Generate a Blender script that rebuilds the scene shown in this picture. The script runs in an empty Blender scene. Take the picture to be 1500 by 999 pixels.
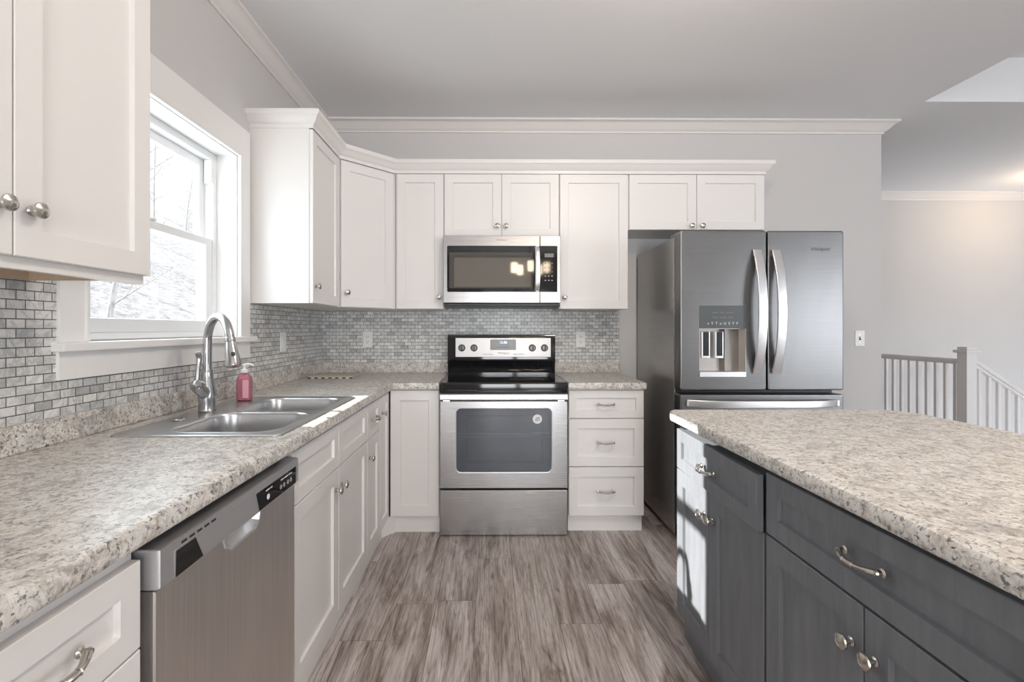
import bpy, bmesh, math, random
from math import sin, cos, pi, radians as R
from mathutils import Vector, Matrix

sc = bpy.context.scene
C = sc.collection

# ------------------------------------------------------------------ camera
cam_d = bpy.data.cameras.new('camera')
cam = bpy.data.objects.new('camera', cam_d)
C.objects.link(cam)
cam.location = (0, 0, 1.24)
cam.rotation_euler = (pi / 2, 0, -0.008)
cam_d.sensor_width = 36
cam_d.lens = 687 / 1500 * 36
cam_d.shift_x = (750 - 723.5) / 1500
cam_d.shift_y = (481 - 499.5) / 1500
cam_d.clip_start = 0.02
cam_d.clip_end = 300
sc.camera = cam

# ------------------------------------------------------------------ world, sun, daylight
sc.view_settings.view_transform = 'Standard'
sc.view_settings.look = 'None'
sc.view_settings.gamma = 1
sc.view_settings.use_curve_mapping = False
sc.view_settings.exposure = 0.38
sc.cycles.use_denoising = True
sc.cycles.max_bounces = 10
sc.cycles.diffuse_bounces = 6
sc.cycles.glossy_bounces = 5
sc.cycles.transparent_max_bounces = 12
sc.cycles.sample_clamp_indirect = 6
sc.cycles.caustics_reflective = False
sc.cycles.caustics_refractive = False

w = bpy.data.worlds.new('sky')
sc.world = w
w.use_nodes = True
bgn = w.node_tree.nodes['Background']
bgn.inputs[0].default_value = (0.86, 0.92, 1.0, 1)
bgn.inputs[1].default_value = 1.7


def light(name, kind, loc, energy, color, target=None, **kw):
    d = bpy.data.lights.new(name, kind)
    d.energy = energy
    d.color = color
    for k, v in kw.items():
        setattr(d, k, v)
    o = bpy.data.objects.new(name, d)
    C.objects.link(o)
    o.location = loc
    if target is not None:
        v = Vector(target) - Vector(loc)
        o.rotation_euler = v.to_track_quat('-Z', 'Y').to_euler()
    return o


SUN = Vector((1.0, 0.05, -0.525))
light('sun', 'SUN', (-8, 1, 8), 14.0, (1.0, 0.96, 0.91), target=Vector((-8, 1, 8)) + SUN, angle=R(0.6))
# daylight of the kitchen window, of the patio door and the windows behind the camera
light('window_daylight', 'AREA', (-1.52, 1.885, 1.66), 8, (0.82, 0.94, 1.0), target=(0, 1.885, 1.4),
      shape='RECTANGLE', size=0.86, size_y=0.84)
light('patio_daylight', 'AREA', (0.55, -3.7, 1.05), 85, (0.95, 0.97, 1.0), target=(0.55, 0, 1.05),
      shape='RECTANGLE', size=1.6, size_y=2.0)
light('living_daylight', 'AREA', (6.9, -3.7, 1.35), 155, (0.88, 0.94, 1.0), target=(5.6, 0, -1.2),
      shape='RECTANGLE', size=2.4, size_y=1.5)


# ------------------------------------------------------------------ materials
def mat(name, color=(0.8, 0.8, 0.8), rough=0.5, metal=0.0, spec=0.5, emit=None, estr=0.0, **kw):
    m = bpy.data.materials.new(name)
    m.use_nodes = True
    b = m.node_tree.nodes['Principled BSDF']
    b.inputs['Base Color'].default_value = (*color, 1)
    b.inputs['Roughness'].default_value = rough
    b.inputs['Metallic'].default_value = metal
    b.inputs['Specular IOR Level'].default_value = spec
    if emit:
        b.inputs['Emission Color'].default_value = (*emit, 1)
        b.inputs['Emission Strength'].default_value = estr
    for k, v in kw.items():
        b.inputs[k].default_value = v
    return m


class NT:
    def __init__(s, m):
        s.t = m.node_tree
        s.b = s.t.nodes['Principled BSDF']

    def n(s, typ, **kw):
        nd = s.t.nodes.new(typ)
        for k, v in kw.items():
            setattr(nd, k, v)
        return nd

    def l(s, a, b):
        s.t.links.new(a, b)

    def coords(s, scale=(1, 1, 1), swap=None):
        tc = s.n('ShaderNodeTexCoord')
        out = tc.outputs['Object']
        if swap:
            sp = s.n('ShaderNodeSeparateXYZ')
            cb = s.n('ShaderNodeCombineXYZ')
            s.l(out, sp.inputs[0])
            for i, a in enumerate(swap):
                s.l(sp.outputs['XYZ'.index(a.upper())], cb.inputs[i])
            out = cb.outputs[0]
        mp = s.n('ShaderNodeMapping')
        mp.inputs['Scale'].default_value = scale
        s.l(out, mp.inputs[0])
        return mp.outputs[0]

    def noise(s, vec, scale, detail=4, rough=0.5, dist=0.0):
        nd = s.n('ShaderNodeTexNoise')
        nd.inputs['Scale'].default_value = scale
        nd.inputs['Detail'].default_value = detail
        nd.inputs['Roughness'].default_value = rough
        nd.inputs['Distortion'].default_value = dist
        s.l(vec, nd.inputs['Vector'])
        return nd.outputs['Fac']

    def ramp(s, fac, stops, interp='LINEAR'):
        r = s.n('ShaderNodeValToRGB')
        r.color_ramp.interpolation = interp
        e = r.color_ramp.elements
        while len(e) < len(stops):
            e.new(0.5)
        for el, (p, c) in zip(e, stops):
            el.position = p
            el.color = (*c, 1) if len(c) == 3 else c
        s.l(fac, r.inputs[0])
        return r.outputs[0]

    def mix(s, fac, a, b, mode='MIX'):
        m = s.n('ShaderNodeMix', data_type='RGBA', blend_type=mode)
        for sock, v in ((m.inputs[0], fac), (m.inputs[6], a), (m.inputs[7], b)):
            if isinstance(v, (int, float)):
                sock.default_value = v
            elif isinstance(v, tuple):
                sock.default_value = (*v, 1)
            else:
                s.l(v, sock)
        return m.outputs[2]

    def bump(s, h, strength=0.2, dist=0.002):
        b = s.n('ShaderNodeBump')
        b.inputs['Strength'].default_value = strength
        b.inputs['Distance'].default_value = dist
        s.l(h, b.inputs['Height'])
        s.l(b.outputs[0], s.b.inputs['Normal'])


def m_granite():
    m = mat('speckled_laminate', rough=0.36)
    t = NT(m)
    v = t.coords()
    base = t.ramp(t.noise(v, 22, 6, 0.68, 0.5), [(0.34, (0.47, 0.425, 0.37)), (0.46, (0.61, 0.57, 0.52)),
                                                 (0.56, (0.735, 0.715, 0.68)), (0.68, (0.61, 0.58, 0.54))])
    grey = t.ramp(t.noise(v, 48, 6, 0.72, 0.6), [(0.505, (0, 0, 0)), (0.64, (1, 1, 1))])
    c = t.mix(grey, base, (0.36, 0.33, 0.30))
    white = t.ramp(t.noise(v, 110, 4, 0.6), [(0.52, (0, 0, 0)), (0.64, (1, 1, 1))])
    c = t.mix(white, c, (0.76, 0.74, 0.71))
    patch = t.ramp(t.noise(v, 9, 3, 0.6), [(0.35, (0.55, 0.55, 0.55)), (0.65, (1, 1, 1))])
    dark = t.ramp(t.noise(v, 105, 4, 0.65, 0.6), [(0.55, (0, 0, 0)), (0.615, (1, 1, 1))])
    dark = t.mix(1.0, dark, patch, 'MULTIPLY')
    cloud = t.ramp(t.noise(v, 17, 6, 0.75, 1.0), [(0.36, (0.60, 0.60, 0.61)), (0.50, (1, 1, 1)), (0.66, (1.06, 1.06, 1.07))])
    c = t.mix(0.85, c, cloud, 'MULTIPLY')
    c = t.mix(dark, c, (0.10, 0.098, 0.10))
    t.l(c, t.b.inputs['Base Color'])
    return m


def m_tile(name, swap):
    m = mat(name, rough=0.28)
    t = NT(m)
    v = t.coords(swap=swap)
    br = t.n('ShaderNodeTexBrick')
    br.offset = 0.5
    br.inputs['Scale'].default_value = 1
    br.inputs['Brick Width'].default_value = 0.0505
    br.inputs['Row Height'].default_value = 0.0253
    br.inputs['Mortar Size'].default_value = 0.0015
    br.inputs['Mortar Smooth'].default_value = 0.2
    br.inputs['Color1'].default_value = (0.30, 0.31, 0.31, 1)
    br.inputs['Color2'].default_value = (0.95, 0.95, 0.94, 1)
    br.inputs['Mortar'].default_value = (0, 0, 0, 1)
    t.l(v, br.inputs['Vector'])
    tone = t.ramp(br.outputs['Color'], [(0.25, (0.36, 0.37, 0.375)), (0.42, (0.62, 0.625, 0.62)), (0.95, (0.80, 0.79, 0.77))])
    vein = t.ramp(t.noise(v, 9, 6, 0.65, 1.2), [(0.44, (1, 1, 1)), (0.50, (0.74, 0.75, 0.76)), (0.56, (1, 1, 1)), (0.74, (0.86, 0.86, 0.86))])
    vein2 = t.ramp(t.noise(v, 45, 4, 0.6, 0.6), [(0.34, (0.78, 0.78, 0.78)), (0.5, (1, 1, 1))])
    c = t.mix(1.0, tone, vein, 'MULTIPLY')
    c = t.mix(0.8, c, vein2, 'MULTIPLY')
    c = t.mix(br.outputs['Fac'], c, (0.11, 0.11, 0.11))
    t.l(c, t.b.inputs['Base Color'])
    inv = t.n('ShaderNodeMath', operation='SUBTRACT')
    inv.inputs[0].default_value = 1
    t.l(br.outputs['Fac'], inv.inputs[1])
    t.bump(inv.outputs[0], 0.6, 0.0015)
    return m


def m_floor():
    m = mat('vinyl_plank', rough=0.38)
    t = NT(m)
    v = t.coords(swap='yxz')
    PW, PL_ = 0.178, 1.22

    def mth(op, a, b_=None):
        nd = t.n('ShaderNodeMath', operation=op)
        for k, q_ in enumerate((a, b_)):
            if q_ is None:
                continue
            if isinstance(q_, (int, float)):
                nd.inputs[k].default_value = q_
            else:
                t.l(q_, nd.inputs[k])
        return nd.outputs[0]

    def wn(a, b_=None):
        nd = t.n('ShaderNodeTexWhiteNoise', noise_dimensions='2D')
        cb = t.n('ShaderNodeCombineXYZ')
        t.l(a, cb.inputs[0])
        if b_ is not None:
            t.l(b_, cb.inputs[1])
        t.l(cb.outputs[0], nd.inputs['Vector'])
        return nd
    sp = t.n('ShaderNodeSeparateXYZ')
    t.l(v, sp.inputs[0])
    rowf = mth('DIVIDE', mth('ADD', sp.outputs[1], 20.0), PW)
    row = mth('FLOOR', rowf)
    lenf = mth('ADD', mth('DIVIDE', mth('ADD', sp.outputs[0], 20.0), PL_), wn(row).outputs['Value'])
    col = mth('FLOOR', lenf)
    pid = wn(row, col)
    fr_ = mth('FRACT', rowf)
    fl_ = mth('FRACT', lenf)
    ed = mth('MINIMUM', mth('MULTIPLY', mth('MINIMUM', fr_, mth('SUBTRACT', 1.0, fr_)), PW),
             mth('MULTIPLY', mth('MINIMUM', fl_, mth('SUBTRACT', 1.0, fl_)), PL_))
    seam = mth('LESS_THAN', ed, 0.0009)
    # every plank shifts the grain by its own random amount
    add = t.n('ShaderNodeVectorMath', operation='ADD')
    sc_ = t.n('ShaderNodeVectorMath', operation='SCALE')
    sc_.inputs['Scale'].default_value = 31.0
    t.l(pid.outputs['Color'], sc_.inputs[0])
    t.l(v, add.inputs[0])
    t.l(sc_.outputs[0], add.inputs[1])
    def stretched(sx_, sy_):
        mp = t.n('ShaderNodeMapping')
        mp.inputs['Scale'].default_value = (sx_, sy_, 1)
        t.l(add.outputs[0], mp.inputs[0])
        return mp.outputs[0]
    g1 = t.noise(stretched(0.9, 7), 1.6, 6, 0.62, 1.6)
    g2 = t.noise(stretched(2.6, 52), 2.0, 6, 0.7, 1.6)
    wv = t.n('ShaderNodeTexWave', wave_type='RINGS', rings_direction='Z')
    wv.inputs['Scale'].default_value = 1.6
    wv.inputs['Distortion'].default_value = 7.0
    wv.inputs['Detail'].default_value = 3.0
    wv.inputs['Detail Scale'].default_value = 1.2
    t.l(stretched(0.55, 9), wv.inputs['Vector'])
    kn = t.noise(stretched(1.6, 7), 2.4, 3, 0.5, 1.0)
    c1 = t.ramp(g1, [(0.33, (0.20, 0.155, 0.135)), (0.45, (0.38, 0.33, 0.305)), (0.55, (0.52, 0.48, 0.46)), (0.68, (0.62, 0.59, 0.575))])
    c2 = t.ramp(g2, [(0.38, (0.46, 0.43, 0.41)), (0.52, (1, 1, 1))])
    c3 = t.ramp(wv.outputs['Fac'], [(0.0, (0.70, 0.67, 0.65)), (0.25, (1, 1, 1))])
    c4 = t.ramp(kn, [(0.25, (0.35, 0.31, 0.29)), (0.37, (1, 1, 1))])
    c = t.mix(0.85, c1, c2, 'MULTIPLY')
    c = t.mix(0.6, c, c3, 'MULTIPLY')
    c = t.mix(0.8, c, c4, 'MULTIPLY')
    tone = t.ramp(pid.outputs['Value'], [(0.0, (0.84, 0.81, 0.80)), (0.5, (1.0, 0.99, 0.98)), (1.0, (1.16, 1.16, 1.19))])
    c = t.mix(1.0, c, tone, 'MULTIPLY')
    c = t.mix(seam, c, (0.10, 0.08, 0.07))
    t.l(c, t.b.inputs['Base Color'])
    t.bump(g2, 0.12, 0.001)
    return m


def m_steel(name, color, rough, swap, streak=0.06, stretch=(1.5, 1.5, 260)):
    """brushed steel; the grain runs along the two small axes of stretch"""
    m = mat(name, color, rough, 1.0)
    t = NT(m)
    v = t.coords(stretch)
    g = t.noise(v, 2.0, 3, 0.6)
    big = t.noise(t.coords((1.2, 1.2, 0.5)), 2.2, 3, 0.6, 0.8)
    r = t.n('ShaderNodeMapRange')
    r.inputs['To Min'].default_value = rough - streak
    r.inputs['To Max'].default_value = rough + streak
    t.l(g, r.inputs['Value'])
    t.l(r.outputs[0], t.b.inputs['Roughness'])
    dark = tuple(x * 0.90 for x in color)
    lite = tuple(min(1, x * 1.08) for x in color)
    c = t.ramp(g, [(0.35, dark), (0.65, lite)])
    c = t.mix(0.25, c, t.ramp(big, [(0.35, tuple(x * 0.75 for x in color)), (0.65, tuple(min(1, x * 1.15) for x in color))]))
    t.l(c, t.b.inputs['Base Color'])
    t.bump(g, 0.03, 0.0005)
    return m


def m_wall(name, color, rough=0.6):
    m = mat(name, color, rough, spec=0.3)
    t = NT(m)
    g = t.noise(t.coords(), 160, 3, 0.6)
    t.bump(g, 0.05, 0.001)
    return m


def m_pane():
    m = bpy.data.materials.new('window_glass')
    m.use_nodes = True
    nt = m.node_tree
    nt.nodes.clear()
    o = nt.nodes.new('ShaderNodeOutputMaterial')
    mx = nt.nodes.new('ShaderNodeMixShader')
    tr = nt.nodes.new('ShaderNodeBsdfTransparent')
    gl = nt.nodes.new('ShaderNodeBsdfGlossy')
    gl.inputs['Roughness'].default_value = 0.02
    mx.inputs[0].default_value = 0.05
    tr.inputs[0].default_value = (0.97, 0.98, 0.98, 1)
    nt.links.new(tr.outputs[0], mx.inputs[1])
    nt.links.new(gl.outputs[0], mx.inputs[2])
    nt.links.new(mx.outputs[0], o.inputs[0])
    return m


def m_smoked():
    """tinted oven glass: partly see-through, mirror-like"""
    m = bpy.data.materials.new('smoked_glass')
    m.use_nodes = True
    nt = m.node_tree
    b = nt.nodes['Principled BSDF']
    b.inputs['Base Color'].default_value = (0.15, 0.165, 0.19, 1)
    b.inputs['Roughness'].default_value = 0.06
    b.inputs['Specular IOR Level'].default_value = 0.9
    tr = nt.nodes.new('ShaderNodeBsdfTransparent')
    tr.inputs[0].default_value = (0.75, 0.78, 0.82, 1)
    mx = nt.nodes.new('ShaderNodeMixShader')
    mx.inputs[0].default_value = 0.5
    nt.links.new(tr.outputs[0], mx.inputs[1])
    nt.links.new(b.outputs[0], mx.inputs[2])
    nt.links.new(mx.outputs[0], nt.nodes['Material Output'].inputs[0])
    return m


def m_litter():
    m = mat('leaf_litter', rough=0.95)
    t = NT(m)
    v = t.coords()
    c = t.ramp(t.noise(v, 3.5, 10, 0.85), [(0.35, (0.14, 0.125, 0.115)), (0.5, (0.40, 0.38, 0.37)), (0.66, (0.62, 0.61, 0.61))])
    t.l(c, t.b.inputs['Base Color'])
    return m


def m_bark():
    m = mat('bark', rough=0.95)
    t = NT(m)
    c = t.ramp(t.noise(t.coords((6, 6, 1)), 3, 5, 0.7), [(0.35, (0.34, 0.32, 0.31)), (0.65, (0.60, 0.58, 0.56))])
    t.l(c, t.b.inputs['Base Color'])
    return m


def m_darkpaint():
    m = mat('charcoal_stain', (0.095, 0.088, 0.096), 0.42)
    t = NT(m)
    g = t.noise(t.coords((6, 6, 0.8)), 5, 5, 0.65, 0.4)
    c = t.ramp(g, [(0.35, (0.145, 0.153, 0.168)), (0.65, (0.184, 0.192, 0.208))])
    t.l(c, t.b.inputs['Base Color'])
    return m


def m_towel():
    m = mat('striped_cotton', rough=0.9)
    t = NT(m)
    w_ = t.n('ShaderNodeTexWave')
    w_.bands_direction = 'X'
    w_.inputs['Scale'].default_value = 7.0
    w_.inputs['Distortion'].default_value = 0.4
    t.l(t.coords(), w_.inputs['Vector'])
    c = t.ramp(w_.outputs['Fac'], [(0.40, (0.10, 0.08, 0.075)), (0.52, (0.72, 0.68, 0.62))])
    t.l(c, t.b.inputs['Base Color'])
    return m


M = {
    'white': mat('white_cabinet_paint', (0.77, 0.75, 0.735), 0.36),
    'trim': mat('white_trim_paint', (0.83, 0.82, 0.81), 0.40),
    'crown': mat('crown_paint', (0.74, 0.715, 0.70), 0.42),
    'wood': mat('raw_maple', (0.52, 0.40, 0.29), 0.55),
    'wall': m_wall('grey_wall_paint', (0.61, 0.60, 0.595)),
    'ceil': m_wall('ceiling_paint', (0.80, 0.805, 0.815), 0.8),
    'floor': m_floor(),
    'granite': m_granite(),
    'tile_left': m_tile('marble_mosaic_side', 'yzx'),
    'tile_back': m_tile('marble_mosaic_rear', 'xzy'),
    'steel': m_steel('brushed_steel', (0.44, 0.43, 0.425), 0.26, None),
    'steel_v': m_steel('brushed_steel_upright', (0.74, 0.715, 0.695), 0.33, None, 0.05, (130, 130, 1.2)),
    'steel_f': m_steel('grey_steel', (0.215, 0.212, 0.212), 0.36, None, 0.04),
    'steel_s': mat('smooth_grey_steel', (0.40, 0.39, 0.38), 0.22, 0.75),
    'steel_panel': mat('steel_panel', (0.50, 0.50, 0.515), 0.36, 0.7),
    'bright': mat('bright_steel', (0.84, 0.84, 0.85), 0.34, 1.0),
    'sink': mat('sink_steel', (0.58, 0.58, 0.585), 0.30, 1.0),
    'chrome': mat('brushed_nickel', (0.52, 0.52, 0.53), 0.20, 1.0),
    'nickel': mat('satin_nickel', (0.60, 0.565, 0.52), 0.24, 1.0),
    'black': mat('black_glass', (0.006, 0.006, 0.007), 0.05, spec=0.6),
    'blackp': mat('black_plastic', (0.012, 0.012, 0.013), 0.35),
    'burner': mat('burner_print', (0.055, 0.055, 0.058), 0.12),
    'mesh': mat('microwave_screen', (0.14, 0.128, 0.11), 0.04, spec=0.8),
    'mesh2': mat('microwave_screen_rim', (0.065, 0.06, 0.053), 0.04, spec=0.8),
    'smoked': m_smoked(),
    'cavity': mat('oven_enamel', (0.16, 0.165, 0.18), 0.5),
    'wire': mat('rack_wire', (0.75, 0.76, 0.78), 0.3, 0.6),
    'disp': mat('grey_display', (0.17, 0.165, 0.16), 0.25),
    'fdisp': mat('dispenser_display', (0.10, 0.112, 0.12), 0.22),
    'lcd': mat('lcd', (0.02, 0.02, 0.05), 0.2),
    'digits': mat('lit_digits', (0.4, 0.5, 0.9), 0.5, emit=(0.62, 0.72, 1.0), estr=1.4),
    'icon': mat('icon_print', (0.62, 0.66, 0.68), 0.5),
    'ink': mat('grey_ink', (0.07, 0.07, 0.075), 0.5),
    'sticker': mat('white_sticker', (0.80, 0.81, 0.84), 0.5),
    'plate': mat('white_plastic', (0.82, 0.82, 0.82), 0.35),
    'slot': mat('slot_black', (0.03, 0.03, 0.03), 0.6),
    'dark': m_darkpaint(),
    'gap_shade': mat('painted_gap_shade', (0.01, 0.01, 0.011), 0.7),  # near-black colour that paints in the shade of a gap
    'pink': mat('pink_soap', (0.58, 0.19, 0.26), 0.15, **{'Transmission Weight': 0.25}),
    'pinklabel': mat('pink_label', (0.80, 0.42, 0.47), 0.5),
    'pump': mat('frosted_pump', (0.80, 0.80, 0.79), 0.35),
    'towel': m_towel(),
    'cotton': mat('beige_cotton', (0.50, 0.45, 0.39), 0.9),
    'pane': m_pane(),
    'litter': m_litter(),
    'bark': m_bark(),
    'shade': mat('lit_glass_shade', (0.9, 0.85, 0.75), 0.3, emit=(1.0, 0.82, 0.58), estr=16.0),
    'dome': mat('lit_dome', (0.9, 0.88, 0.82), 0.4, emit=(1.0, 0.86, 0.68), estr=6.0),
    'bronze': mat('dark_bronze', (0.06, 0.045, 0.035), 0.35, 0.8),
    'vinyl': mat('window_vinyl', (0.84, 0.85, 0.86), 0.35),
}


# ------------------------------------------------------------------ geometry helpers
def XZ(u, v, w_):
    return (u, w_, v)


def XY(u, v, w_):
    return (u, v, w_)


def YZ(u, v, w_):
    return (w_, u, v)


def round_poly(pts, rad, seg=5):
    n = len(pts)
    if isinstance(rad, (int, float)):
        rad = [rad] * n
    out = []
    for i in range(n):
        p = Vector(pts[i])
        a = Vector(pts[i - 1])
        b = Vector(pts[(i + 1) % n])
        r = rad[i]
        if r <= 1e-6:
            out.append(tuple(p))
            continue
        d1 = (a - p).normalized()
        d2 = (b - p).normalized()
        ang = d1.angle(d2)
        k = r / math.tan(ang / 2)
        c = p + (d1 + d2).normalized() * (r / sin(ang / 2))
        s = p + d1 * k - c
        e = p + d2 * k - c
        tot = math.atan2(s.x * e.y - s.y * e.x, s.dot(e))
        for j in range(seg + 1):
            t = tot * j / seg
            out.append((c.x + s.x * cos(t) - s.y * sin(t), c.y + s.x * sin(t) + s.y * cos(t)))
    return out


def rect(x0, x1, y0, y1, r=0, seg=5):
    p = [(x0, y0), (x1, y0), (x1, y1), (x0, y1)]
    return round_poly(p, r, seg) if r else p


def inset(pts, d):
    """polygon (counter-clockwise) moved inwards by d"""
    if abs(d) < 1e-9:
        return list(pts)
    n = len(pts)
    out = []
    for i in range(n):
        p = Vector(pts[i])
        a = (p - Vector(pts[i - 1]))
        b = (Vector(pts[(i + 1) % n]) - p)
        if a.length < 1e-9:
            a = b
        if b.length < 1e-9:
            b = a
        a.normalize()
        b.normalize()
        n1 = Vector((-a.y, a.x))
        n2 = Vector((-b.y, b.x))
        k = 1 + n1.dot(n2)
        out.append(tuple(p + (n1 + n2) * (d / max(k, 0.2))))
    return out


class MB:
    def __init__(s):
        s.bm = bmesh.new()

    def box(s, x0, x1, y0, y1, z0, z1, bev=0.0, seg=2):
        r = bmesh.ops.create_cube(s.bm, size=1)
        vs = r['verts']
        for v in vs:
            v.co = ((x0 + x1) / 2 + v.co.x * (x1 - x0), (y0 + y1) / 2 + v.co.y * (y1 - y0), (z0 + z1) / 2 + v.co.z * (z1 - z0))
        if bev:
            es = list({e for v in vs for e in v.link_edges})
            bmesh.ops.bevel(s.bm, geom=es, offset=bev, segments=seg, profile=0.5, affect='EDGES')
        return s

    def rings(s, loops, cap0=True, cap1=True):
        vs = [[s.bm.verts.new(p) for p in lp] for lp in loops]
        n = len(vs[0])
        for a, b in zip(vs, vs[1:]):
            for i in range(n):
                j = (i + 1) % n
                s.bm.faces.new((a[i], a[j], b[j], b[i]))
        if cap0:
            s.bm.faces.new(vs[0][::-1])
        if cap1:
            s.bm.faces.new(vs[-1])
        return s

    def prism(s, outer, prof, mp=XY, holes=(), bottom=True, top=True):
        """polygon with holes swept through prof = [(inset, w), ...]"""
        def ring(pts, w_):
            return [s.bm.verts.new(mp(p[0], p[1], w_)) for p in pts]
        ol = [ring(inset(outer, d), w_) for d, w_ in prof]
        hl = [[ring(h, prof[0][1]), ring(h, prof[-1][1])] for h in holes]
        for ls in [ol] + hl:
            for a, b in zip(ls, ls[1:]):
                n = len(a)
                for i in range(n):
                    j = (i + 1) % n
                    s.bm.faces.new((a[i], a[j], b[j], b[i]))
        for k, on in ((0, bottom), (-1, top)):
            if not on:
                continue
            if not holes:
                s.bm.faces.new(ol[k])
                continue
            es = []
            for lp in [ol[k]] + [h[k] for h in hl]:
                for i in range(len(lp)):
                    e = s.bm.edges.get((lp[i], lp[(i + 1) % len(lp)]))
                    es.append(e)
            bmesh.ops.triangle_fill(s.bm, use_beauty=True, use_dissolve=False, edges=es)
        return s

    def lathe(s, prof, origin=(0, 0, 0), axis=(0, 0, 1), seg=20):
        q = Vector((0, 0, 1)).rotation_difference(Vector(axis).normalized())
        o = Vector(origin)
        loops = []
        for r, h in prof:
            r = max(r, 1e-4)
            loops.append([o + q @ Vector((r * cos(2 * pi * i / seg), r * sin(2 * pi * i / seg), h)) for i in range(seg)])
        return s.rings(loops)

    def tube(s, path, rad, seg=12, flat=1.0, up=None):
        """round (or flattened) bar along a path; rad one number or one per point"""
        P = [Vector(p) for p in path]
        n = len(P)
        if isinstance(rad, (int, float)):
            rad = [rad] * n
        loops = []
        t0 = (P[1] - P[0]).normalized()
        ref = Vector(up) if up else (Vector((0, 0, 1)) if abs(t0.z) < 0.9 else Vector((1, 0, 0)))
        u = (ref - t0 * ref.dot(t0)).normalized()
        for i in range(n):
            t = (P[min(i + 1, n - 1)] - P[max(i - 1, 0)]).normalized()
            u = (u - t * u.dot(t)).normalized()
            v = t.cross(u)
            loops.append([P[i] + u * (rad[i] * cos(2 * pi * k / seg)) + v * (rad[i] * flat * sin(2 * pi * k / seg)) for k in range(seg)])
        return s.rings(loops)

    def sweep(s, path, prof, closed_prof=True):
        """profile [(out, z)] swept along a plan path, mitred; out is to the right of the path"""
        P = [Vector(p) for p in path]
        n = len(P)
        loops = []
        for i in range(n):
            d1 = (P[i] - P[i - 1]).normalized() if i else None
            d2 = (P[i + 1] - P[i]).normalized() if i < n - 1 else None
            d1 = d1 or d2
            d2 = d2 or d1
            n1 = Vector((d1.y, -d1.x))
            n2 = Vector((d2.y, -d2.x))
            m = (n1 + n2) / (1 + n1.dot(n2))
            loops.append([(P[i].x + m.x * o, P[i].y + m.y * o, z) for o, z in prof])
        return s.rings(loops)

    def shaker(s, x0, x1, z0, z1, yf, t=0.02, rail=0.057, depth=0.010):
        """door or drawer front: frame with a recessed flat panel, front face at yf (towards -y)"""
        def rr(d, y):
            return [(x0 + d, y, z0 + d), (x1 - d, y, z0 + d), (x1 - d, y, z1 - d), (x0 + d, y, z1 - d)]
        return s.rings([rr(0, yf + t), rr(0, yf + 0.0018), rr(0.0018, yf), rr(rail, yf), rr(rail + 0.003, yf + depth)])

    def build(s, name, m, parent=None, loc=None, angle=32, mats=None):
        bmesh.ops.recalc_face_normals(s.bm, faces=s.bm.faces)
        me = bpy.data.meshes.new(name)
        s.bm.to_mesh(me)
        s.bm.free()
        me.polygons.foreach_set('use_smooth', [True] * len(me.polygons))
        me.set_sharp_from_angle(angle=R(angle))
        me.materials.append(M[m])
        o = bpy.data.objects.new(name, me)
        C.objects.link(o)
        if len(me.polygons) < 4000:
            wn = o.modifiers.new('normals', 'WEIGHTED_NORMAL')
            wn.keep_sharp = True
            wn.weight = 80
        if parent:
            o.parent = parent
        if loc:
            o.location = loc
        return o


def tag(o, label=None, cat=None, group=None, kind=None):
    for k, v in (('label', label), ('category', cat), ('group', group), ('kind', kind)):
        if v:
            o[k] = v
    return o


def thing(name, label, cat, loc=(0, 0, 0), rz=0.0, group=None, kind=None):
    o = bpy.data.objects.new(name, None)
    o.empty_display_size = 0.1
    C.objects.link(o)
    o.location = loc
    o.rotation_euler = (0, 0, rz)
    return tag(o, label, cat, group, kind)


def struct(o):
    o['kind'] = 'structure'
    return o


def text(name, body, size, m, parent, loc, rot, shear=0.0, depth=0.0004, sx=1.0):
    cu = bpy.data.curves.new(name, 'FONT')
    cu.body = body
    cu.size = size
    cu.shear = shear
    cu.extrude = depth
    cu.align_x = 'CENTER'
    cu.align_y = 'CENTER'
    tmp = bpy.data.objects.new(name + '_tmp', cu)
    C.objects.link(tmp)
    bpy.context.view_layer.update()
    me = bpy.data.meshes.new_from_object(tmp)
    bpy.data.objects.remove(tmp)
    me.materials.clear()
    me.materials.append(M[m])
    o = bpy.data.objects.new(name, me)
    C.objects.link(o)
    o.parent = parent
    o.location = loc
    o.rotation_euler = rot
    o.scale = (sx, 1, 1)
    return o


def marks(name, lens, h, m, parent, x, y, z, gap=.004):
    """a line of print too small to read in the photograph: one short dash per word, centred at x"""
    tot = sum(lens) + gap * (len(lens) - 1)
    b = MB()
    u = x - tot / 2
    for L in lens:
        b.box(u, u + L, y - .0004, y, z - h / 2, z + h / 2)
        u += L + gap
    return b.build(name, m, parent)


# ------------------------------------------------------------------ the room
LW, BW, CZ = -1.25, 3.48, 2.77          # left wall, rear wall, ceiling
W0, W1, WZ0, WZ1 = 1.44, 2.33, 1.20, 2.10   # window opening
BACK = -3.7

b = MB()
b.box(-1.6, 4.3, BACK, 5.5, -0.06, 0)
b.box(4.3, 8.6, BACK, 3.15, -0.06, 0)
struct(b.build('floor', 'floor'))

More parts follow.
